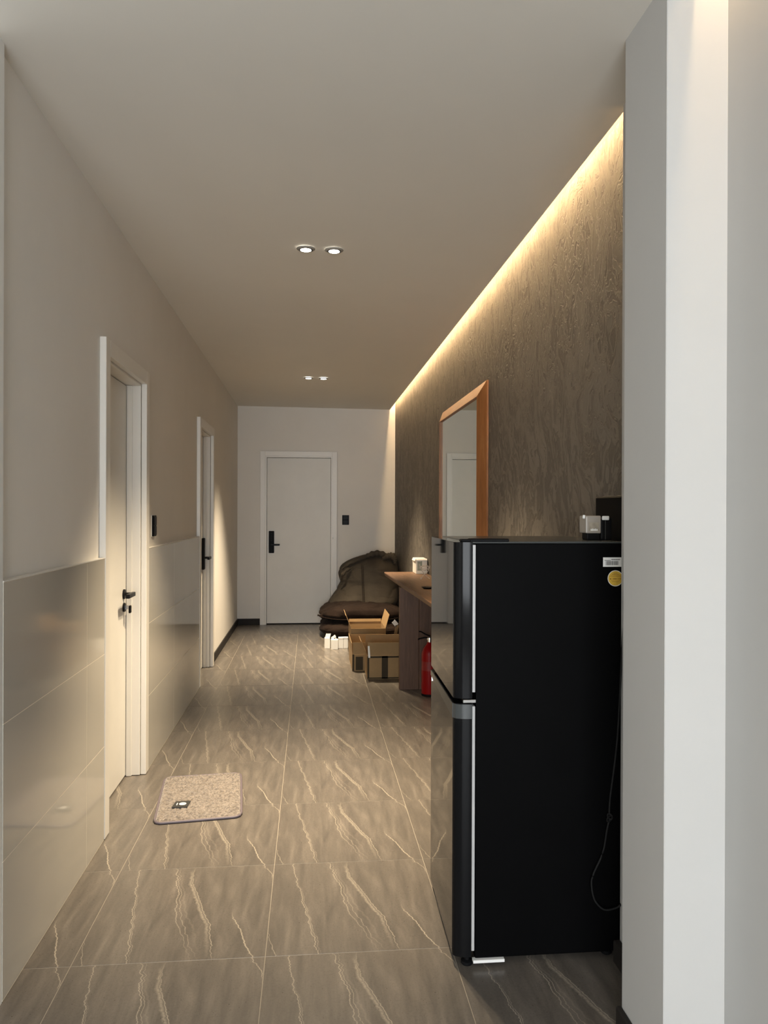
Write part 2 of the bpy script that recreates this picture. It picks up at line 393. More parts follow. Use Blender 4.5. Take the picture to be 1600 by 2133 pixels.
struct('baseboard_column_front', B(.857, 1.012, 1.775, 1.79, 0, .07, .003), M_base, 'dark baseboard across the front of the white column', 'baseboard')
# ---- cove LED strips (hidden up in the slots)
for y0, y1, x0, x1, nm, lab in ((2.38, YB - .02, 1.004, 1.018, 'led_strip', 'warm LED strip up in the ceiling slot over the accent wall'),
                            (-3.5, 1.76, .934, .948, 'led_strip', 'warm LED strip up in the ceiling slot beside the white column')):
    tag(obj(nm, B(x0, x1, y0, y1, 2.865, 2.87), M_led if x0 > 1 else M_led2, None, ((x0 + x1) / 2, y0, 2.865)), lab, 'light strip')

# ================================================================ DOORS
def side_door(name, d, lab, xl):
    t = estruct(name, (XL, d[0], 0), lab, 'door')
    a, b = d; x1 = -.882
    top = DT + .082
    obj('door_casing', B(XL, x1, a, a + CW, .003, top, .002), M_trimw, t)
    obj('door_casing', B(XL, x1, b - CW, b, .003, top, .002), M_trimw, t)
    obj('door_casing', B(XL, x1, a + CW, b - CW, DT + .01, top, .002), M_trimw, t)
    # stepped jambs
    for (u0, u1) in ((a + .031, a + CW + .010), (b - CW - .010, b - .031)):
        obj('door_jamb', B(-1.04, XL - .002, u0, u1, .003, DT + .0, .0015), M_trimw, t)
    obj('door_jamb', B(-1.04, XL - .002, a + .031, b - .031, DT, DT + .04, .0015), M_trimw, t)
    i0, i1 = a + CW + .010, b - CW - .010
    for (u0, u1) in ((i0, i0 + .012), (i1 - .012, i1)):
        obj('door_stop', B(xl + .004, xl + .03, u0, u1, .003, DT - .002), M_trimw, t)
    obj('door_leaf', B(xl - .04, xl, i0 + .0035, i1 - .0035, .008, DT - .004, .0015), M_leaf, t)
    obj('gap_shade_sheet', B(xl - .045, xl - .041, i0 - .001, i1 + .001, .001, DT), M_dark, t)  # black sheet added behind the leaf, paints the shade in its gaps
    return t, i0, i1
d1, i0, i1 = side_door('door_1', D1, 'near white door on the left with a black lever and key', -.985)
# lever handle, key cylinder
hp = i1 - .062
k = obj('lever_handle', lathe(nbm(), [(.026, 0), (.026, .008), (.02, .010), (.009, .011), (.009, .052), (.012, .054)], 0, 0, 20), M_blackm, d1, (0, 0, 0))
k.data.transform(Matrix.Rotation(math.radians(90), 4, 'Y')); k.location = Vector((-.985, hp, .985)) - wloc(d1)
k['label'] = 'black lever handle'; autosmooth(k)
obj('lever', B(-.945, -.925, hp - .125, hp + .012, .974, .996, .003, 2), M_blackm, k, (-.945, hp, .985)).location = (.04, 0, 0)
c = obj('key_cylinder', lathe(nbm(), [(.024, 0), (.024, .008), (.018, .010)], 0, 0, 20), M_blackm, d1, (0, 0, 0))
c.data.transform(Matrix.Rotation(math.radians(90), 4, 'Y')); c.location = Vector((-.985, hp, .915)) - wloc(d1)
kk = obj('key', B(-.975, -.955, hp - .002, hp + .002, .905, .925), M_chrome, c, (-.975, hp, .915)); kk.location = (.01, 0, 0)
kb = obj('key_bow', B(-.956, -.945, hp - .014, hp + .012, .885, .925, .003), M_black, d1)
obj('strike_plate', B(-.984, -.983, i1 - .03, i1 - .012, .80, .87), M_chrome, d1)
d2, i0, i1 = side_door('door_2', D2, 'second white door on the left with a black smart lock', -.975)
hp = i1 - .045
lk = obj('smart_lock', B(-.975, -.952, hp - .035, hp + .035, .895, 1.180, .006, 3), M_black, d2)
obj('lock_lever', B(-.952, -.905, hp - .010, hp + .010, .992, 1.012, .003), M_blackm, d2)
obj('lock_lever_bar', B(-.915, -.895, hp - .12, hp + .012, .990, 1.014, .005, 2), M_blackm, d2)
# far door
d3 = estruct('door_3', (-.1455, YB, 0), 'white door in the end wall with a black smart lock', 'door')
a, b = -.627, .332
obj('door_casing', B(a, a + .06, YB - .022, YB, 0, 2.175, .002), M_trimw, d3)
obj('door_casing', B(b - .06, b, YB - .022, YB, 0, 2.175, .002), M_trimw, d3)
obj('door_casing', B(a + .06, b - .06, YB - .022, YB, 2.115, 2.175, .002), M_trimw, d3)
for (x0, x1) in ((a + .055, bx0), (bx1, b - .055)): obj('door_jamb', B(x0, x1, YB - .012, YB + .05, 0, 2.115, .0015), M_trimw, d3)
obj('door_jamb', B(bx0, bx1, YB - .012, YB + .05, 2.098, 2.118, .0015), M_trimw, d3)
obj('door_leaf', B(bx0 + .003, bx1 - .003, YB + .012, YB + .05, .014, 2.094, .0015), M_leaf, d3)
obj('gap_shade_sheet', B(bx0 + .001, bx1 - .001, YB + .03, YB + .06, .001, 2.097), M_dark, d3)  # same added black sheet, shade of the gaps put into colour
obj('smart_lock', B(-.521, -.454, YB - .012, YB + .012, .898, 1.175, .008, 3), M_black, d3)
for q in range(4): obj('lock_button', B(-.496, -.479, YB - .0135, YB - .0115, 1.135 - q * .028, 1.147 - q * .028), M_cord, d3)
obj('lock_lever', B(-.495, -.478, YB - .05, YB - .01, .995, 1.012, .003), M_blackm, d3)
obj('lock_lever_bar', B(-.495, -.383, YB - .06, YB - .042, .992, 1.015, .005, 2), M_blackm, d3)
bm = nbm(); bmesh.ops.create_uvsphere(bm, u_segments=14, v_segments=8, radius=.009); bmesh.ops.translate(bm, verts=bm.verts, vec=(.281, YB - .024, 1.085))
obj('door_bumper', bm, M_white, d3, None, True)['label'] = 'small white round bumper'

# ---- switches
def switch(loc, axis, lab):
    t = thing('wall_switch', lab, 'switch', loc, None); x, y, z = loc
    if axis == 'x':
        obj('back_plate', B(x, x + .004, y - .046, y + .046, z - .063, z + .063, .0015), M_white, t)
        obj('switch_body', B(x + .004, x + .014, y - .040, y + .040, z - .060, z + .060, .002), M_black, t)
        for s in (-1, 1): obj('rocker', B(x + .013, x + .017, y - .034, y + .034, z + s * .028 - .025, z + s * .028 + .025, .0015), M_blackm, t)
    else:
        obj('switch_body', B(x - .043, x + .043, y - .010, y, z - .061, z + .061, .003), M_black, t)
        for s in (-1, 1): obj('rocker', B(x - .034, x + .034, y - .013, y - .009, z + s * .028 - .025, z + s * .028 + .025, .0015), M_blackm, t)
switch((XL, 4.555, 1.34), 'x', 'black wall switch on the left wall between the two side doors')
switch((.442, YB, 1.315), 'y', 'black wall switch on the end wall right of the far door')
plt = thing('wall_panel', 'plain black square plate on the accent wall above the fridge', 'plate', (XR, 2.65, 1.3))
obj('face_plate', B(XR - .012, XR, 2.46, 2.775, 1.20, 1.482, .002), M_fside, plt)
obj('face_plate_rim', B(XR - .006, XR, 2.456, 2.779, 1.196, 1.486, .001), M_blackm, plt)

# ---- downlights
def downlight(x, y, lab, grp):
    CZ = cz(x, y)
    t = thing('downlight', lab, 'light', (x, y, CZ), None)
    bm = nbm(); seg = 32; pr = [(.029, CZ - .001), (.030, CZ - .007), (.040, CZ - .006), (.047, CZ - .001), (.047, CZ)]
    rings = [[bm.verts.new((x + r * math.cos(k * 2 * math.pi / seg), y + r * math.sin(k * 2 * math.pi / seg), z)) for k in range(seg)] for r, z in pr]
    for p, q in zip(rings, rings[1:]):
        for k in range(seg): bm.faces.new((p[k], p[(k + 1) % seg], q[(k + 1) % seg], q[k]))
    obj('trim_ring', bm, M_ringm, t, None, True)
    obj('reflector', lathe(nbm(), [(.0345, CZ - .0066), (.0345, CZ - .0072), (.0275, CZ - .0072), (.0275, CZ - .0066)], x, y, 32), M_blackm, t)
    obj('lens', lathe(nbm(), [(.0275, CZ - .001), (.0275, CZ - .008)], x, y, 32), M_lamp, t)
    l = bpy.data.lights.new('downlight_beam', 'SPOT'); l.energy = DOWN_POWER; l.color = (1, .81, .56); l.spot_size = math.radians(84); l.spot_blend = .9; l.shadow_soft_size = .027
    o = bpy.data.objects.new('downlight_beam', l); COL.objects.link(o); o.parent = t; o.location = (0, 0, -.012)
M_ringm = plain('downlight_ring', (.28, .265, .235, 1), .5, .03)
downlight(-.028, 3.884, 'lit recessed downlight, left one of the nearer pair in the ceiling', None)
downlight(.114, 3.879, 'lit recessed downlight, right one of the nearer pair in the ceiling', None)
downlight(-.024, 7.585, 'lit recessed downlight, left one of the farther pair in the ceiling', None)
downlight(.123, 7.582, 'lit recessed downlight, right one of the farther pair in the ceiling', None)

# ================================================================ FRIDGE
fr = thing('refrigerator', 'tall black two-door fridge with a glossy front beside the white column', 'fridge', (.72, 2.6, 0))
FX0, FX1, FY0, FY1, FT = .45, .985, 2.372, 2.920, 1.333
SK = .0205   # the doors do not close quite flush: the hinge side stands a little proud
fb = obj('fridge_body', B(.519, .998, FY0 + .002, FY1, .024, FT - .004, .004, 2), M_fside, fr)
obj('top_panel', B(.505, .995, FY0 + .004, FY1 - .002, FT - .004, FT + .002, .002), M_fgrip, fr)
def door_plan():
    pts = [(.507, FY0), (.490, FY0 + .0005), (.472, FY0 + .004), (.458, FY0 + .011), (.4515, FY0 + .019), (.45, FY0 + .026)]
    far = [(x, FY0 + FY1 - y) for x, y in pts[::-1]]
    return [(x + (SK * (y - FY0) if x < .5 else 0), y) for x, y in pts + far]
for nm, z0, z1 in (('lower_door', .030, .826), ('upper_door', .842, FT)):
    d = obj(nm, prism(nbm(), door_plan(), z0, z1), M_fshell, fr); autosmooth(d, 40)
    obj('glass_front', prism(nbm(), [(.4492 + SK * .024, FY0 + .024), (.4506 + SK * .024, FY0 + .024), (.4506 + SK * (FY1 - FY0 - .024), FY1 - .024), (.4492 + SK * (FY1 - FY0 - .024), FY1 - .024)], z0 + .001, z1 - .001), M_fdoor, d)['label'] = 'mirror-like black glass front'
    d['label'] = 'glossy black ' + nm.replace('_', ' ')
    obj('door_gasket', B(.5072, .5165, FY0 - .001, FY1, z0 + .02, z1 - .008, .001), M_gasket, fr)['label'] = 'pale strip between door and cabinet'
# grip recess wedge on the top of the lower door
bm = nbm(); e = .0022
vs = [bm.verts.new(p) for p in ((.45 - e, FY0 + .022, .779), (.4605 - e, FY1 - .02, .806), (.4605 - e, FY1 - .02, .824), (.45 - e, FY0 + .022, .824),
                                (.455, FY0 + .022, .779), (.465, FY1 - .02, .806), (.465, FY1 - .02, .824), (.455, FY0 + .022, .824))]
for f in ((0, 1, 2, 3), (7, 6, 5, 4), (0, 3, 7, 4), (1, 5, 6, 2), (3, 2, 6, 7), (0, 4, 5, 1)): bm.faces.new([vs[i] for i in f])
obj('door_grip', bm, M_fgrip, fr)
pl = [(x + (.0 if y > FY0 + .02 else 0), y - e) for x, y in door_plan()[:6]]
bm = nbm(); prism(bm, pl + [(.455, FY0 + .03), (.507, FY0 + .01)], .779, .824); autosmooth(obj('door_grip_end', bm, M_fgrip, fr), 40)
obj('grip_pin', B(.4565, .4605, FY1 - .055, FY1 - .045, .79, .805), M_chrome, fr)
# hinges
obj('hinge_cover', B(.500, .625, FY0 + .004, FY0 + .05, FT - .002, FT + .011, .004, 2), M_black, fr)
obj('hinge_cover_front', B(.472, .503, FY0 + .010, FY0 + .045, FT, FT + .009, .003), M_black, fr)
obj('middle_hinge', B(.478, .519, FY0 - .001, FY0 + .03, .829, .839, .001), M_chrome, fr)
# feet and base bar
f1 = obj('levelling_foot', lathe(nbm(), [(.016, 0), (.019, .004), (.019, .012), (.008, .015), (.008, .03)], .497, FY0 + .02, 20), M_black, fr); autosmooth(f1)
for x, y in ((.497, FY1 - .03), (.96, FY0 + .04), (.96, FY1 - .03)):
    f = f1.copy(); COL.objects.link(f); f.parent = fr; f.location = (x - .497, y - FY0 - .02, 0)
obj('base_bar', B(.512, .612, FY0 - .008, FY0 + .012, .014, .0235, .001), M_white, fr)['label'] = 'bright white bar under the side'
# stickers on the side
sx0, sx1, sz0, sz1 = .930, .992, 1.2545, 1.2845
sy = FY0 + .002
st = obj('barcode_sticker', B(sx0, sx1, sy - .0006, sy, sz0, sz1), M_white, fr)
bm = nbm(); x = sx0 + .009
while x < sx1 - .012:
    wdt = random.choice((.0006, .0009, .0014, .0020)); box(bm, x, x + wdt, sy - .0009, sy - .0005, sz0 + .005, sz0 + .0185); x += wdt + random.choice((.0007, .0011, .0016))
x = sx0 + .027
while x < sx1 - .006: box(bm, x, x + .0015, sy - .0009, sy - .0005, sz1 - .0085, sz1 - .0055); x += .0021
x = sx0 + .005
while x < sx0 + .024: box(bm, x, x + .0014, sy - .0009, sy - .0005, sz1 - .0105, sz1 - .0085); x += .002
obj('barcode_print', bm, M_print, st, None)
def disc(bm, cx, cz, r, y0, y1, n=40):
    a = [bm.verts.new((cx + r * math.cos(k * 2 * math.pi / n), y0, cz + r * math.sin(k * 2 * math.pi / n))) for k in range(n)]
    b = [bm.verts.new((v.co.x, y1, v.co.z)) for v in a]
    bm.faces.new(a); bm.faces.new(b[::-1])
    for k in range(n): bm.faces.new((a[k], b[k], b[(k + 1) % n], a[(k + 1) % n]))
    return bm
gx, gz = .971, 1.2175
gs = obj('round_sticker', disc(nbm(), gx, gz, .0255, sy - .0005, sy), M_white, fr); gs['label'] = 'round gold sticker with white rim'
obj('gold_face', disc(nbm(), gx, gz, .0235, sy - .0008, sy - .0004), M_gold, gs)
bm = nbm()
for q, (wd_, dz) in enumerate(((.006, .016), (.012, .0125), (.017, .009), (.019, .005))): box(bm, gx - wd_, gx + wd_, sy - .001, sy - .0007, gz + dz, gz + dz + .0011)
for q, (wd_, dz) in enumerate(((.016, -.008), (.012, -.0115))): box(bm, gx - wd_, gx + wd_, sy - .001, sy - .0007, gz + dz, gz + dz + .0008)
box(bm, gx - .018, gx - .0145, sy - .001, sy - .0007, gz - .0035, gz)
obj('sticker_print', bm, M_brownprint, gs)
def text(name, s, size, loc, rot, mat, parent, ext=.0003):
    cu = bpy.data.curves.new(name, 'FONT'); cu.body = s; cu.size = size; cu.align_x = 'CENTER'; cu.align_y = 'CENTER'; cu.extrude = ext
    o = bpy.data.objects.new(name, cu); COL.objects.link(o); cu.materials.append(mat)
    dg = bpy.context.evaluated_depsgraph_get(); me = bpy.data.meshes.new_from_object(o.evaluated_get(dg)); bpy.data.objects.remove(o)
    o = bpy.data.objects.new(name, me); COL.objects.link(o); o.parent = parent; o.rotation_euler = rot; o.location = Vector(loc) - wloc(parent)
    return o
text('sticker_lettering', '18001118', .0072, (gx + .003, sy - .0012, gz - .002), (math.radians(90), 0, 0), M_brownprint, gs)
# mains cord hanging down the side
yc = FY0 - .018
pts = [(.99, yc, 1.30), (.988, yc, 1.08), (.975, yc - .004, .80), (.966, yc, .66), (.948, yc, .52), (.946, yc, .47)]
pc = obj('power_cord', tube(nbm(), smooth_path(pts), .0028, 8), M_cord, fr, None, True)
pts = [(.946, yc, .455), (.938, yc, .42), (.925, yc, .35), (.893, yc, .28), (.889, yc, .245), (.900, yc, .20), (.93, yc, .17), (.965, yc, .172), (.983, yc, .182), (.995, yc + .02, .19)]
obj('power_cord', tube(nbm(), smooth_path(pts), .0028, 8), M_cord, fr, None, True)
kn = []
for q in range(41):
    a = q / 40 * math.pi * 4; kn.append((.946 + .008 * math.cos(a) * (1 + .3 * math.sin(a / 2)), yc - .003 + .004 * math.sin(a * 1.5), .462 + .008 * math.sin(a) - .006 * math.sin(a / 2)))
obj('cord_knot', tube(nbm(), kn, .0026, 6), M_cord, fr, None, True)

# gadget on the fridge top
g = thing('power_adapter', 'small black adapter in cloudy plastic wrap standing on the fridge top', 'adapter', (.96, 2.53, FT + .002))
z0 = FT + .002
obj('adapter_body', B(.972, 1.010, 2.50, 2.56, z0, z0 + .074, .004, 2), M_black, g)
obj('adapter_base', B(.925, .970, 2.505, 2.555, z0, z0 + .024, .004, 2), M_black, g)
obj('plastic_wrap', B(.918, .9705, 2.495, 2.56, z0 + .0225, z0 + .082, .004, 2), M_clear, g)['label'] = 'cloudy translucent plastic wrap'
obj('wrap_label', B(.928, .962, 2.4935, 2.4945, z0 + .030, z0 + .060, .0003), plain('faded_label', (.30, .26, .20, 1), .6, .2, 60), g)
bm = nbm()
for q in range(5): box(bm, .934 + q * .005, .937 + q * .005, 2.4928, 2.4934, z0 + .031, z0 + .0375 + .001 * (q % 2))
obj('wrap_label_print', bm, M_white, g)
obj('end_tab', lathe(nbm(), [(.004, z0 + .072), (.0055, z0 + .076), (.004, z0 + .084)], .9165, 2.51, 14), M_white, g)
obj('end_tab', B(.974, .998, 2.492, 2.50, z0 + .067, z0 + .081, .003, 2), M_white, g)
obj('adapter_seam', B(.986, .9875, 2.4985, 2.50, z0 + .002, z0 + .066), M_fgrip, g)

# ================================================================ DESK
dk = thing('console_desk', 'long brown wooden console desk against the textured accent wall', 'desk', (.9, 6.1, 0))
TZ = .858
edge = [(3.9, .765), (4.4, .757), (4.9, .748), (5.4, .735), (5.9, .718), (6.4, .706), (6.8, .697), (7.18, .690)]
bm = nbm()
rows = []
for y, x in edge:
    rows.append([bm.verts.new(p) for p in ((XR - .002, y, TZ), (x + .004, y, TZ), (x, y, TZ - .005), (x + .006, y, TZ - .030), (x + .012, y, TZ - .038), (XR - .002, y, TZ - .038))])
for p, q in zip(rows, rows[1:]):
    for k in range(6): bm.faces.new((p[k], p[(k + 1) % 6], q[(k + 1) % 6], q[k]))
bm.faces.new(rows[0]); bm.faces.new(rows[-1][::-1])
autosmooth(obj('desk_top', bm, M_wood, dk), 30)
for yl in (6.10, 4.15):
    x0 = .712 if yl > 5 else .775
    l = thing('leg', '', '', (x0, yl, 0)); del l['label']; del l['category']; bpy.data.objects.remove(l)
    obj('leg', B(x0, .868, yl, yl + .05, .0, TZ - .039, .002), M_woodl, dk)
    obj('leg_board', B(.869, 1.052, yl + .003, yl + .048, .0, TZ - .039, .002), M_woodl, dk)
# carton on the desk
ct = thing('carton', 'small white open carton with green print on the desk', 'box', (1.0, 7.0, TZ))
cx0, cx1, cy0, cy1, cz1 = .958, 1.060, 6.93, 7.165, TZ + .137
obj('carton_body', B(cx0, cx1, cy0, cy1, TZ + .001, cz1, .002), M_cardw, ct)
obj('carton_flap', plate(nbm(), (cx0 - .012, cy0 + .01, cz1 - .02), (0, .2, .0), (.012, 0, .021), .002), M_cardw, ct)
obj('carton_flap', plate(nbm(), (cx0, cy0 - .012, cz1 - .012), (.10, 0, 0), (0, .014, .013), .002), M_cardw, ct)
obj('carton_label', B(cx0 + .012, cx0 + .055, cy0 - .0015, cy0, TZ + .03, cz1 - .022), M_green, ct)
bm = nbm()
for q in range(7): box(bm, cx0 + .015, cx0 + .048 + .002 * (q % 3), cy0 - .0025, cy0 - .0015, TZ + .035 + q * .013, TZ + .038 + q * .013)
obj('carton_print', bm, M_cardw, ct)
# coil of pale thin cable in front of the carton
cb = thing('coiled_cable', 'tangled coil of thin pale cable beside the carton on the desk', 'cable', (.96, 6.44, TZ))
M_cab = plain('pale_cable', (.50, .45, .40, 1), .35, .1)
pts = []
for q in range(100):
    a = q / 99 * math.pi * 7
    pts.append((.968 + (.036 + .008 * math.sin(a * .6)) * math.cos(a), 6.45 + .02 * math.cos(a * .37), TZ + .092 + (.017 + .008 * math.cos(a * .7)) * math.sin(a)))
obj('cable_coil', tube(nbm(), pts, .0022, 6), M_cab, cb, None, True)
for p in ([(.913, 6.42, TZ + .128), (.928, 6.42, TZ + .085), (.955, 6.41, TZ + .045), (1.0, 6.40, TZ + .003)], [(1.008, 6.43, TZ + .11), (.985, 6.42, TZ + .06), (.945, 6.41, TZ + .03), (.928, 6.40, TZ + .003)]):
    obj('cable_end', tube(nbm(), smooth_path(p), .0026, 6), M_cab, cb, None, True)
obj('cable_plug', B(.920, .932, 6.385, 6.40, TZ + .001, TZ + .016, .002), M_cab, cb)
dish = tag(obj('trinket_dish', lathe(nbm(), [(.012, TZ), (.035, TZ + .003), (.05, TZ + .013), (.047, TZ + .013), (.03, TZ + .005)], .865, 5.62, 28), M_blackm, None, (.865, 5.62, TZ)), 'small dark dish on the desk, half hidden by the fridge', 'dish')
autosmooth(dish)

# ================================================================ MIRROR
mr = thing('wall_mirror', 'large mirror with a wide orange-brown wooden frame above the desk', 'mirror', (XR, 5.35, .92))
Y0, Y1, Z0, Z1 = 4.562, 6.125, .92, 2.225
wy, wz = .108, .085
def rail(p0, p1, q0, q1, mat):
    """p = outer (y,z) ends, q = inner ends; frame rises from wall outward to its inner edge"""
    bm = nbm(); X = XR - .001
    sec = []
    for (oy, oz), (iy, iz) in ((p0, q0), (p1, q1)):
        sec.append([bm.verts.new(v) for v in ((X, oy, oz), (X - .010, oy, oz), (X - .050, iy, iz), (X - .050 + .002, iy, iz), (X, iy, iz))])
    for k in range(5): bm.faces.new((sec[0][k], sec[0][(k + 1) % 5], sec[1][(k + 1) % 5], sec[1][k]))
    bm.faces.new(sec[0]); bm.faces.new(sec[1][::-1]); return obj('frame_rail', bm, mat, mr)
rail((Y0, Z0), (Y0, Z1), (Y0 + wy, Z0 + wz), (Y0 + wy, Z1 - wz), M_frame)
rail((Y1, Z0), (Y1, Z1), (Y1 - .075, Z0 + wz), (Y1 - .075, Z1 - wz), M_frame)
rail((Y0, Z1), (Y1, Z1), (Y0 + wy, Z1 - wz), (Y1 - .075, Z1 - wz), M_frameh)
rail((Y0, Z0), (Y1, Z0), (Y0 + wy, Z0 + wz), (Y1 - .075, Z0 + wz), M_frameh)
obj('mirror_glass', B(XR - .037, XR - .032, Y0 + wy - .002, Y1 - .073, Z0 + wz - .002, Z1 - wz + .002), M_mirror, mr)

# ================================================================ EXTINGUISHER
ex, ey = .922, 5.90
xt = thing('fire_extinguisher', 'red fire extinguisher on the floor beside the desk leg', 'extinguisher', (ex, ey, 0))
c = obj('cylinder', lathe(nbm(), [(.050, 0), (.060, .006), (.062, .02), (.062, .315), (.060, .335), (.050, .362), (.034, .385), (.022, .400), (.018, .415)], ex, ey, 32), M_red, xt); autosmooth(c)
obj('bottom_band', lathe(nbm(), [(.0625, .004), (.0625, .02)], ex, ey, 32), M_black, xt)
obj('label_band', lathe(nbm(), [(.0626, .20), (.0626, .27)], ex, ey, 32), plain('label_dark_red', (.20, .006, .006, 1), .4, .2, 30), xt)
obj('neck', lathe(nbm(), [(.014, .414), (.014, .43), (.02, .432), (.02, .45), (.012, .455)], ex, ey, 20), M_chrome, xt, None, False)
obj('carry_handle', tube(nbm(), smooth_path([(ex, ey, .445), (ex - .03, ey, .45), (ex - .075, ey, .442), (ex - .09, ey, .435)]), .006, 6), M_black, xt, None, True)
obj('squeeze_lever', tube(nbm(), smooth_path([(ex + .005, ey, .462), (ex - .03, ey, .475), (ex - .065, ey, .495), (ex - .082, ey, .498)]), .006, 6), M_black, xt, None, True)
obj('hose', tube(nbm(), smooth_path([(ex + .015, ey, .445), (ex + .06, ey - .01, .43), (ex + .078, ey - .01, .34), (ex + .074, ey, .18), (ex + .07, ey, .12)]), .007, 8), M_black, xt, None, True)

# ================================================================ BATH MAT
def bath_mat():
    P = [Vector((-.764, 4.175)), Vector((-.372, 4.215)), Vector((-.318, 3.622)), Vector((-.703, 3.572))]   # far left, far right, near right, near left
    cen = sum(P, Vector((0, 0))) / 4
    t = thing('bath_mat', 'fluffy taupe bath mat with a small black label on the floor by the near door', 'mat', (cen.x, cen.y, 0))
    def pt(a, b):  # a along far-left->far-right, b far->near
        return (P[0] * (1 - a) + P[1] * a) * (1 - b) + (P[3] * (1 - a) + P[2] * a) * b
    n, mrows = 110, 150; bm = nbm(); V = {}
    rc = .07
    def squash(a, b):  # rounded-corner superellipse mapping of the unit square
        x, y = 2 * a - 1, 2 * b - 1
        k = max(0, (abs(x) + abs(y) - 1.86)) * .32
        return (x * (1 - k) + 1) / 2, (y * (1 - k) + 1) / 2
    for i in range(n + 1):
        for j in range(mrows + 1):
            a, b = squash(i / n, j / mrows); p = pt(a, b)
            e = min(a, b, 1 - a, 1 - b); edge = min(1, e / .03)
            h = .006 + edge * (.009 + .006 * noise.noise(Vector((p.x * 45, p.y * 45, 0))) + .006 * noise.noise(Vector((p.x * 140, p.y * 140, 3))) + random.uniform(-.0018, .0018))
            V[i, j] = bm.verts.new((p.x, p.y, max(h, .004)))
    for i in range(n):
        for j in range(mrows): bm.faces.new((V[i, j], V[i + 1, j], V[i + 1, j + 1], V[i, j + 1]))
    o = obj('pile', bm, M_pile, t, None, True); 
    ring = [V0 for V0 in []]
    loop = [(i / n, 0) for i in range(0, n, 3)] + [(1, j / mrows) for j in range(0, mrows, 3)] + [(1 - i / n, 1) for i in range(0, n, 3)] + [(0, 1 - j / mrows) for j in range(0, mrows, 3)]
    pts = []
    for a, b in loop:
        a, b = squash(a, b); p = pt(a, b); d = (p - cen).normalized() * .003; pts.append((p.x + d.x, p.y + d.y, .0065))
    obj('piping', tube(nbm(), pts, .006, 8, True), M_piping, t, None, True)['label'] = 'smooth mauve-grey piping'
    # sewn label
    A = Vector((-.645, 3.795)); U = Vector((.072, .004)); Vv = Vector((-.006, -.078))
    lb = obj('sewn_label', plate(nbm(), (A.x, A.y, .0195), (U.x, U.y, 0), (Vv.x, Vv.y, 0), -.002), M_print, t)
    c0 = A + U * .5 + Vv * .5
    bm = nbm()
    ring_ = [bm.verts.new((c0.x + .006 + .017 * math.cos(q * math.pi / 12), c0.y + .017 * math.sin(q * math.pi / 12), .0226)) for q in range(24)]
    bm.faces.new(ring_); box(bm, c0.x - .022, c0.x - .018, c0.y - .014, c0.y + .012, .0215, .0226)
    obj('label_emblem', bm, M_white, lb); bm = nbm(); box(bm, c0.x + .002, c0.x + .018, c0.y - .002, c0.y + .002, .0227, .023)
    obj('label_emblem_bar', bm, M_print, lb)
m_ = Mat('mat_pile', rough=.95, Sheen_Weight=.4); v_ = m_.coords(); nn = m_.noise(v_, 90, 3, .7)
m_.color(m_.ramp(nn, [(.38, (.075, .061, .051, 1)), (.62, (.215, .182, .152, 1))])); M_pile = m_.m
M_piping = plain('mat_piping', (.12, .10, .115, 1), .5, .05)
bath_mat()

# ================================================================ BEAN BAGS
def crease(p, amp, s=3.0, seed=0):
    q = Vector((p.x * s + seed, p.y * s, p.z * s * 1.3))
    a = 1 - abs(noise.noise(q)) * 2.2
    b = 1 - abs(noise.noise(q * 2.3 + Vector((7, 3, 1)))) * 2.2
    return amp * (-max(0, a) ** 4 - .5 * max(0, b) ** 4 + .4)
def bag_rings(rings, nseg=72, nz=60, amp=.02, seed=0, lim=None):
    """rings: (z, x0, x1, y0, y1) interpolated with catmull-rom into a closed cloth body"""
    P = smooth_path([Vector((r[1], r[2], r[0])) for r in rings], 12); Q = smooth_path([Vector((r[3], r[4], r[0])) for r in rings], 12)
    bm = nbm(); R = []
    for a, b in zip(P, Q):
        cx, rx, cy, ry = (a.x + a.y) / 2, (a.y - a.x) / 2, (b.x + b.y) / 2, (b.y - b.x) / 2; ring = []
        for k in range(nseg):
            t = k * 2 * math.pi / nseg; c, s = math.cos(t), math.sin(t)
            e = .75; x = math.copysign(abs(c) ** e, c); y = math.copysign(abs(s) ** e, s)
            p = Vector((cx + rx * x, cy + ry * y, a.z)); n = Vector((c, s, .25)).normalized()
            p += n * crease(p, amp, 3.2, seed)
            if lim: p.x = min(p.x, lim[0]); p.y = min(p.y, lim[1]); p.z = max(p.z, lim[2])
            ring.append(bm.verts.new(p))
        R.append(ring)
    for a, b in zip(R, R[1:]):
        for k in range(nseg): bm.faces.new((a[k], a[(k + 1) % nseg], b[(k + 1) % nseg], b[k]))
    bm.faces.new(R[0][::-1]); bm.faces.new(R[-1]); return bm
LIM = (XR - .02, YB - .02, .002)
t3 = thing('bean_bag', 'tall slumped taupe bean bag topmost of the pile in the far corner', 'bean bag', (.65, 9.2, .3))
rg = [(.30, .20, 1.02, 8.86, 9.62), (.36, .235, 1.05, 8.86, 9.66), (.43, .285, 1.06, 8.90, 9.68), (.50, .325, 1.06, 8.93, 9.68), (.57, .365, 1.06, 8.96, 9.68),
      (.62, .352, 1.06, 8.965, 9.68), (.68, .342, 1.06, 8.98, 9.68), (.74, .360, 1.06, 9.0, 9.67), (.79, .405, 1.05, 9.04, 9.66), (.835, .49, 1.04, 9.10, 9.64), (.87, .585, 1.03, 9.16, 9.60), (.895, .68, 1.0, 9.24, 9.55), (.905, .78, .95, 9.32, 9.48)]
obj('cloth_cover', bag_rings(rg, 96, 60, .011, 3, LIM), M_bag1, t3, None, True)
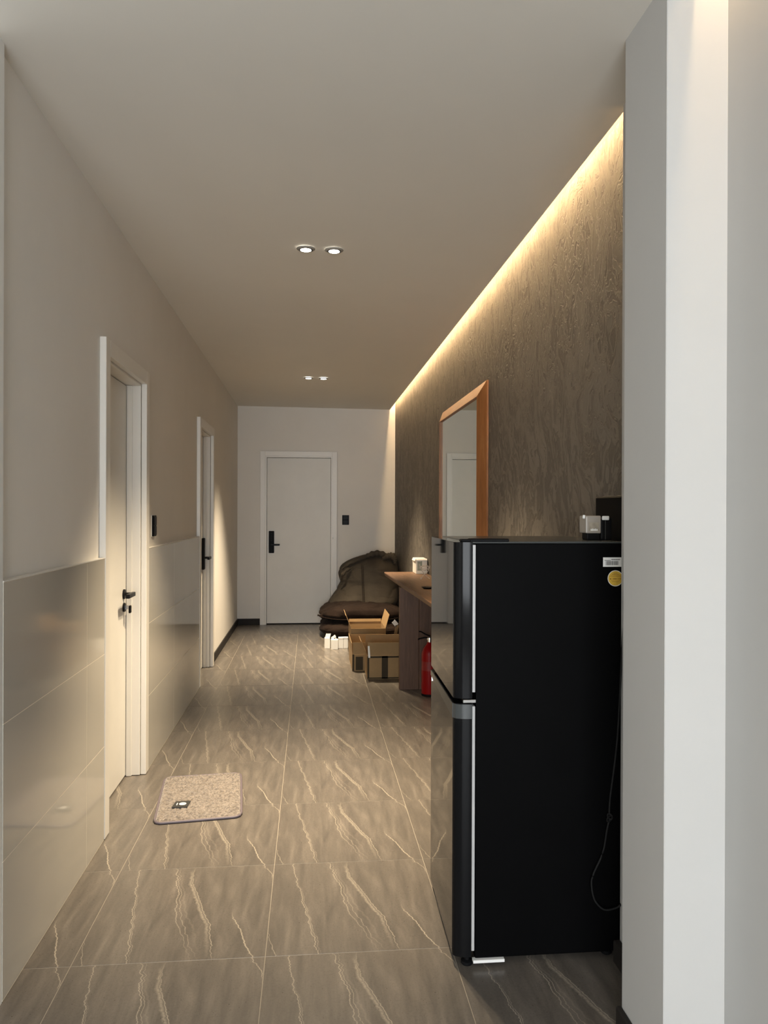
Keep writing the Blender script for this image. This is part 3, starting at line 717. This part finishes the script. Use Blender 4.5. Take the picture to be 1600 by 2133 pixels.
# double seam down the front, folds over the top
def front_line(dx): return [(.60 + dx, 9.06, .80), (.60 + dx, 8.985, .74), (.60 + dx, 8.955, .66), (.602 + dx, 8.94, .57), (.605 + dx, 8.90, .47), (.607 + dx, 8.845, .38)]
for dx in (0, .016): obj('seam', tube(nbm(), smooth_path(front_line(dx)), .003, 6), M_bag2, t3, None, True)
def fold(pts, r0, r1, k=1.3):
    f = smooth_path([Vector(p) for p in pts], 8); n = len(f) - 1
    obj('fold', tube(nbm(), f, [r0 + r1 * math.sin(math.pi * i / n) ** .7 + .006 * math.sin(i * k) for i in range(n + 1)], 14), M_bag1, t3, None, True)
fold([(.64, 9.16, .865), (.70, 9.15, .905), (.80, 9.16, .925), (.90, 9.17, .90), (.93, 9.17, .865)], .008, .026)
fold([(.84, 9.14, .84), (.91, 9.12, .885), (.97, 9.12, .895), (1.0, 9.12, .86), (1.01, 9.12, .80)], .010, .030, 1.9)
fold([(.365, 9.08, .74), (.44, 9.06, .80), (.54, 9.07, .845), (.64, 9.10, .868)], .006, .016, 1.1)
fold([(.355, 9.02, .62), (.37, 8.98, .68), (.42, 8.98, .735), (.50, 9.02, .765)], .004, .016, .8)
def pillow(x0, x1, y0, y1, z0, z1, seed, amp, sag=0, point=0):
    bm = nbm(); bmesh.ops.create_uvsphere(bm, u_segments=96, v_segments=48, radius=1)
    cx, cy, cz = (x0 + x1) / 2, (y0 + y1) / 2, (z0 + z1) / 2; rx, ry, rz = (x1 - x0) / 2, (y1 - y0) / 2, (z1 - z0) / 2
    for v in bm.verts:
        c = v.co; e = .62
        f = lambda q, ee: math.copysign(abs(q) ** ee, q)
        nrm = c.normalized().copy()
        x, y, z = f(c.x, e), f(c.y, e), f(c.z, .8)
        tap = 1 - point * max(0, -c.x) ** 3
        p = Vector((cx + rx * x, cy + ry * y * (1 - .5 * point * max(0, -c.x) ** 3), cz + rz * z * tap + sag * (1 - x * x) * (1 if z > 0 else .3)))
        p += Vector((nrm.x, nrm.y, nrm.z * .7)) * crease(p, amp, 4.0, seed)
        # wrinkles fanning from the left corner
        a = math.atan2(p.z - cz, p.x - x0 + .1) * 9 + p.y * 6
        p += nrm * (.007 * math.sin(a) * max(0, 1 - (p.x - x0) / .5))
        # slanted pull folds across the front
        q = (p.x * .8 + (p.z - cz) * .9) * 21 + 2.2 * noise.noise(Vector((p.x * 5, p.z * 8, seed)))
        w = max(0, noise.noise(Vector((p.x * 3.1, p.z * 2, seed + 4))) * 1.6 + .35)
        p += Vector((nrm.x * .4, nrm.y, nrm.z * .5)) * (.013 * w * (abs(math.sin(q)) ** .6 - .6))
        p.x = min(p.x, LIM[0]); p.y = min(p.y, LIM[1]); p.z = max(p.z, LIM[2]); v.co = p
    return bm
t2 = thing('bean_bag', 'dark brown bean bag with a pointed corner, middle of the corner pile', 'bean bag', (.58, 8.9, .2))
obj('cloth_cover', pillow(.10, 1.05, 8.50, 9.45, .195, .335, 11, .030, .050, .55), M_bag2, t2, None, True)
obj('corner_tuft', tube(nbm(), smooth_path([(.20, 8.75, .245), (.13, 8.73, .240), (.085, 8.72, .250)]), [.04] * 8 + [.03, .022, .018, .014, .012, .010, .008, .012, .014], 10), M_bag2, t2, None, True)
obj('piping', tube(nbm(), smooth_path([(.11, 8.70, .235), (.30, 8.53, .225), (.6, 8.49, .225), (.9, 8.52, .225), (1.03, 8.7, .23)]), .005, 6), M_bag2, t2, None, True)
t1 = thing('bean_bag', 'dark brown bean bag lying on the floor, lowest of the corner pile', 'bean bag', (.58, 8.9, 0))
obj('cloth_cover', pillow(.115, 1.05, 8.46, 9.42, .0, .190, 23, .030, .0, .0), M_bag2, t1, None, True)
obj('piping', tube(nbm(), smooth_path([(.12, 8.70, .10), (.20, 8.53, .10), (.45, 8.455, .10), (.8, 8.46, .10), (1.0, 8.55, .10)]), .004, 6), M_bag2, t1, None, True)

# ================================================================ CARDBOARD BOXES
def carton(name, lab, x0, x1, y0, y1, h, flaps, tape=None, mat=None):
    """flaps: dict side -> (height, lean angle outward in degrees)"""
    mat = mat or M_card; t = thing(name, lab, 'box', ((x0 + x1) / 2, (y0 + y1) / 2, 0)); k = .004
    bm = nbm(); z = .002
    box(bm, x0, x1, y0, y0 + k, z, h); box(bm, x0, x1, y1 - k, y1, z, h); box(bm, x0, x0 + k, y0 + k, y1 - k, z, h); box(bm, x1 - k, x1, y0 + k, y1 - k, z, h); box(bm, x0 + k, x1 - k, y0 + k, y1 - k, z, z + k)
    obj('box_body', bm, mat, t)
    for s, (fh, an) in flaps.items():
        a = math.radians(an); ca, sa = math.cos(a) * fh, math.sin(a) * fh
        if s == 'front': b = plate(nbm(), (x0 + k, y0, h + .001), (x1 - x0 - 2 * k, 0, 0), (0, -sa, ca), .0035)
        if s == 'back': b = plate(nbm(), (x0 + k, y1 - k, h + .001), (x1 - x0 - 2 * k, 0, 0), (0, sa, ca), .0035)
        if s == 'left': b = plate(nbm(), (x0, y0 + k, h + .001), (0, y1 - y0 - 2 * k, 0), (-sa, 0, ca), .0035)
        if s == 'right': b = plate(nbm(), (x1, y0 + k, h + .001), (0, y1 - y0 - 2 * k, 0), (sa, 0, ca), -.0035)
        obj('flap', b, mat, t)
    return t
b1 = carton('cardboard_box', 'open cardboard box with dark tape down its front, nearest the desk leg', .484, .80, 6.50, 6.80, .198,
            {'front': (.112, -3), 'back': (.135, -2), 'left': (.135, 24), 'right': (.12, -4)})
xm = (.484 + .80) / 2
bm = nbm(); box(bm, xm - .035, xm + .018, 6.4985, 6.4998, .004, .198); box(bm, .484, .80, 6.4985, 6.4998, .006, .016); box(bm, .484, .80, 6.4985, 6.4998, .182, .197); box(bm, .484, .500, 6.4986, 6.4999, .016, .182); box(bm, xm + .11, xm + .125, 6.4986, 6.4999, .016, .182)
obj('packing_tape', bm, M_tape, b1)['label'] = 'dark brown packing tape'
obj('torn_edge', plate(nbm(), (.492, 6.494, .185), (.016, 0, .0), (-.006, 0, .10), .002), M_cardw, b1)['label'] = 'torn pale strip'
b2 = carton('cardboard_box', 'open cardboard box with folded tape, left behind the nearest box', .375, .70, 6.84, 7.40, .150,
            {'front': (.105, -3), 'back': (.09, 5), 'left': (.10, 4), 'right': (.09, 20)})
bm = nbm(); box(bm, .375, .392, 6.8386, 6.8398, .004, .15); box(bm, .405, .47, 6.8386, 6.8398, .01, .13); obj('packing_tape', bm, M_tape, b2)
b3 = carton('cardboard_box', 'deeper open cardboard box with raised flaps in front of the bean bags', .395, .735, 7.46, 7.93, .285,
            {'left': (.135, 22), 'back': (.03, 10), 'right': (.135, 16)})
b3.location.z = 0
bx = thing('torn_strip', 'torn white and brown packaging strip standing out of the boxes', 'packaging', (.80, 7.25, 0))
obj('strip_piece', plate(nbm(), (.752, 7.25, .002), (.03, 0, 0), (.055, 0, .345), .003), M_card, bx)
obj('strip_piece', plate(nbm(), (.807, 7.25, .33), (.028, 0, .03), (-.035, 0, .04), .003), M_cardw, bx)
# small white boxes on the floor
def small_box(x0, x1, y, h, lab, flap):
    t = thing('small_box', lab, 'box', ((x0 + x1) / 2, y, 0), 'small white boxes on the floor')
    d = x1 - x0
    obj('box_body', B(x0, x1, y, y + d, .001, h, .0015), M_cardw, t)
    if flap == 1:
        obj('flap', plate(nbm(), (x0 + .004, y + .01, h), (.05, .0, .0), (.012, .008, .045), .002), M_cardw, t)
        obj('flap', plate(nbm(), (x0 + .016, y + .018, h + .045), (.034, 0, -.002), (.012, .004, -.022), .002), M_cardw, t)
    elif flap == 2:
        obj('flap', plate(nbm(), (x0 + .012, y + .02, h), (.04, .0, .03), (-.012, .006, .02), .002), M_cardw, t)
        obj('flap', plate(nbm(), (x0 + .048, y + .02, h + .028), (.018, .005, -.04), (-.018, 0, .012), .002), M_cardw, t)
    else: obj('lid', B(x0 - .001, x1 + .001, y - .001, y + d + .001, h - .014, h + .001, .001), M_cardw, t)
small_box(.149, .206, 7.99, .108, 'small white box with its flap standing up, leftmost of the row', 1)
small_box(.215, .288, 7.93, .100, 'small white box with a folded open flap, second from the left', 2)
small_box(.294, .345, 7.99, .112, 'small white closed box, third from the left in the row', 0)
small_box(.347, .392, 7.99, .114, 'small white closed box beside the deeper cardboard box, rightmost of the row', 0)
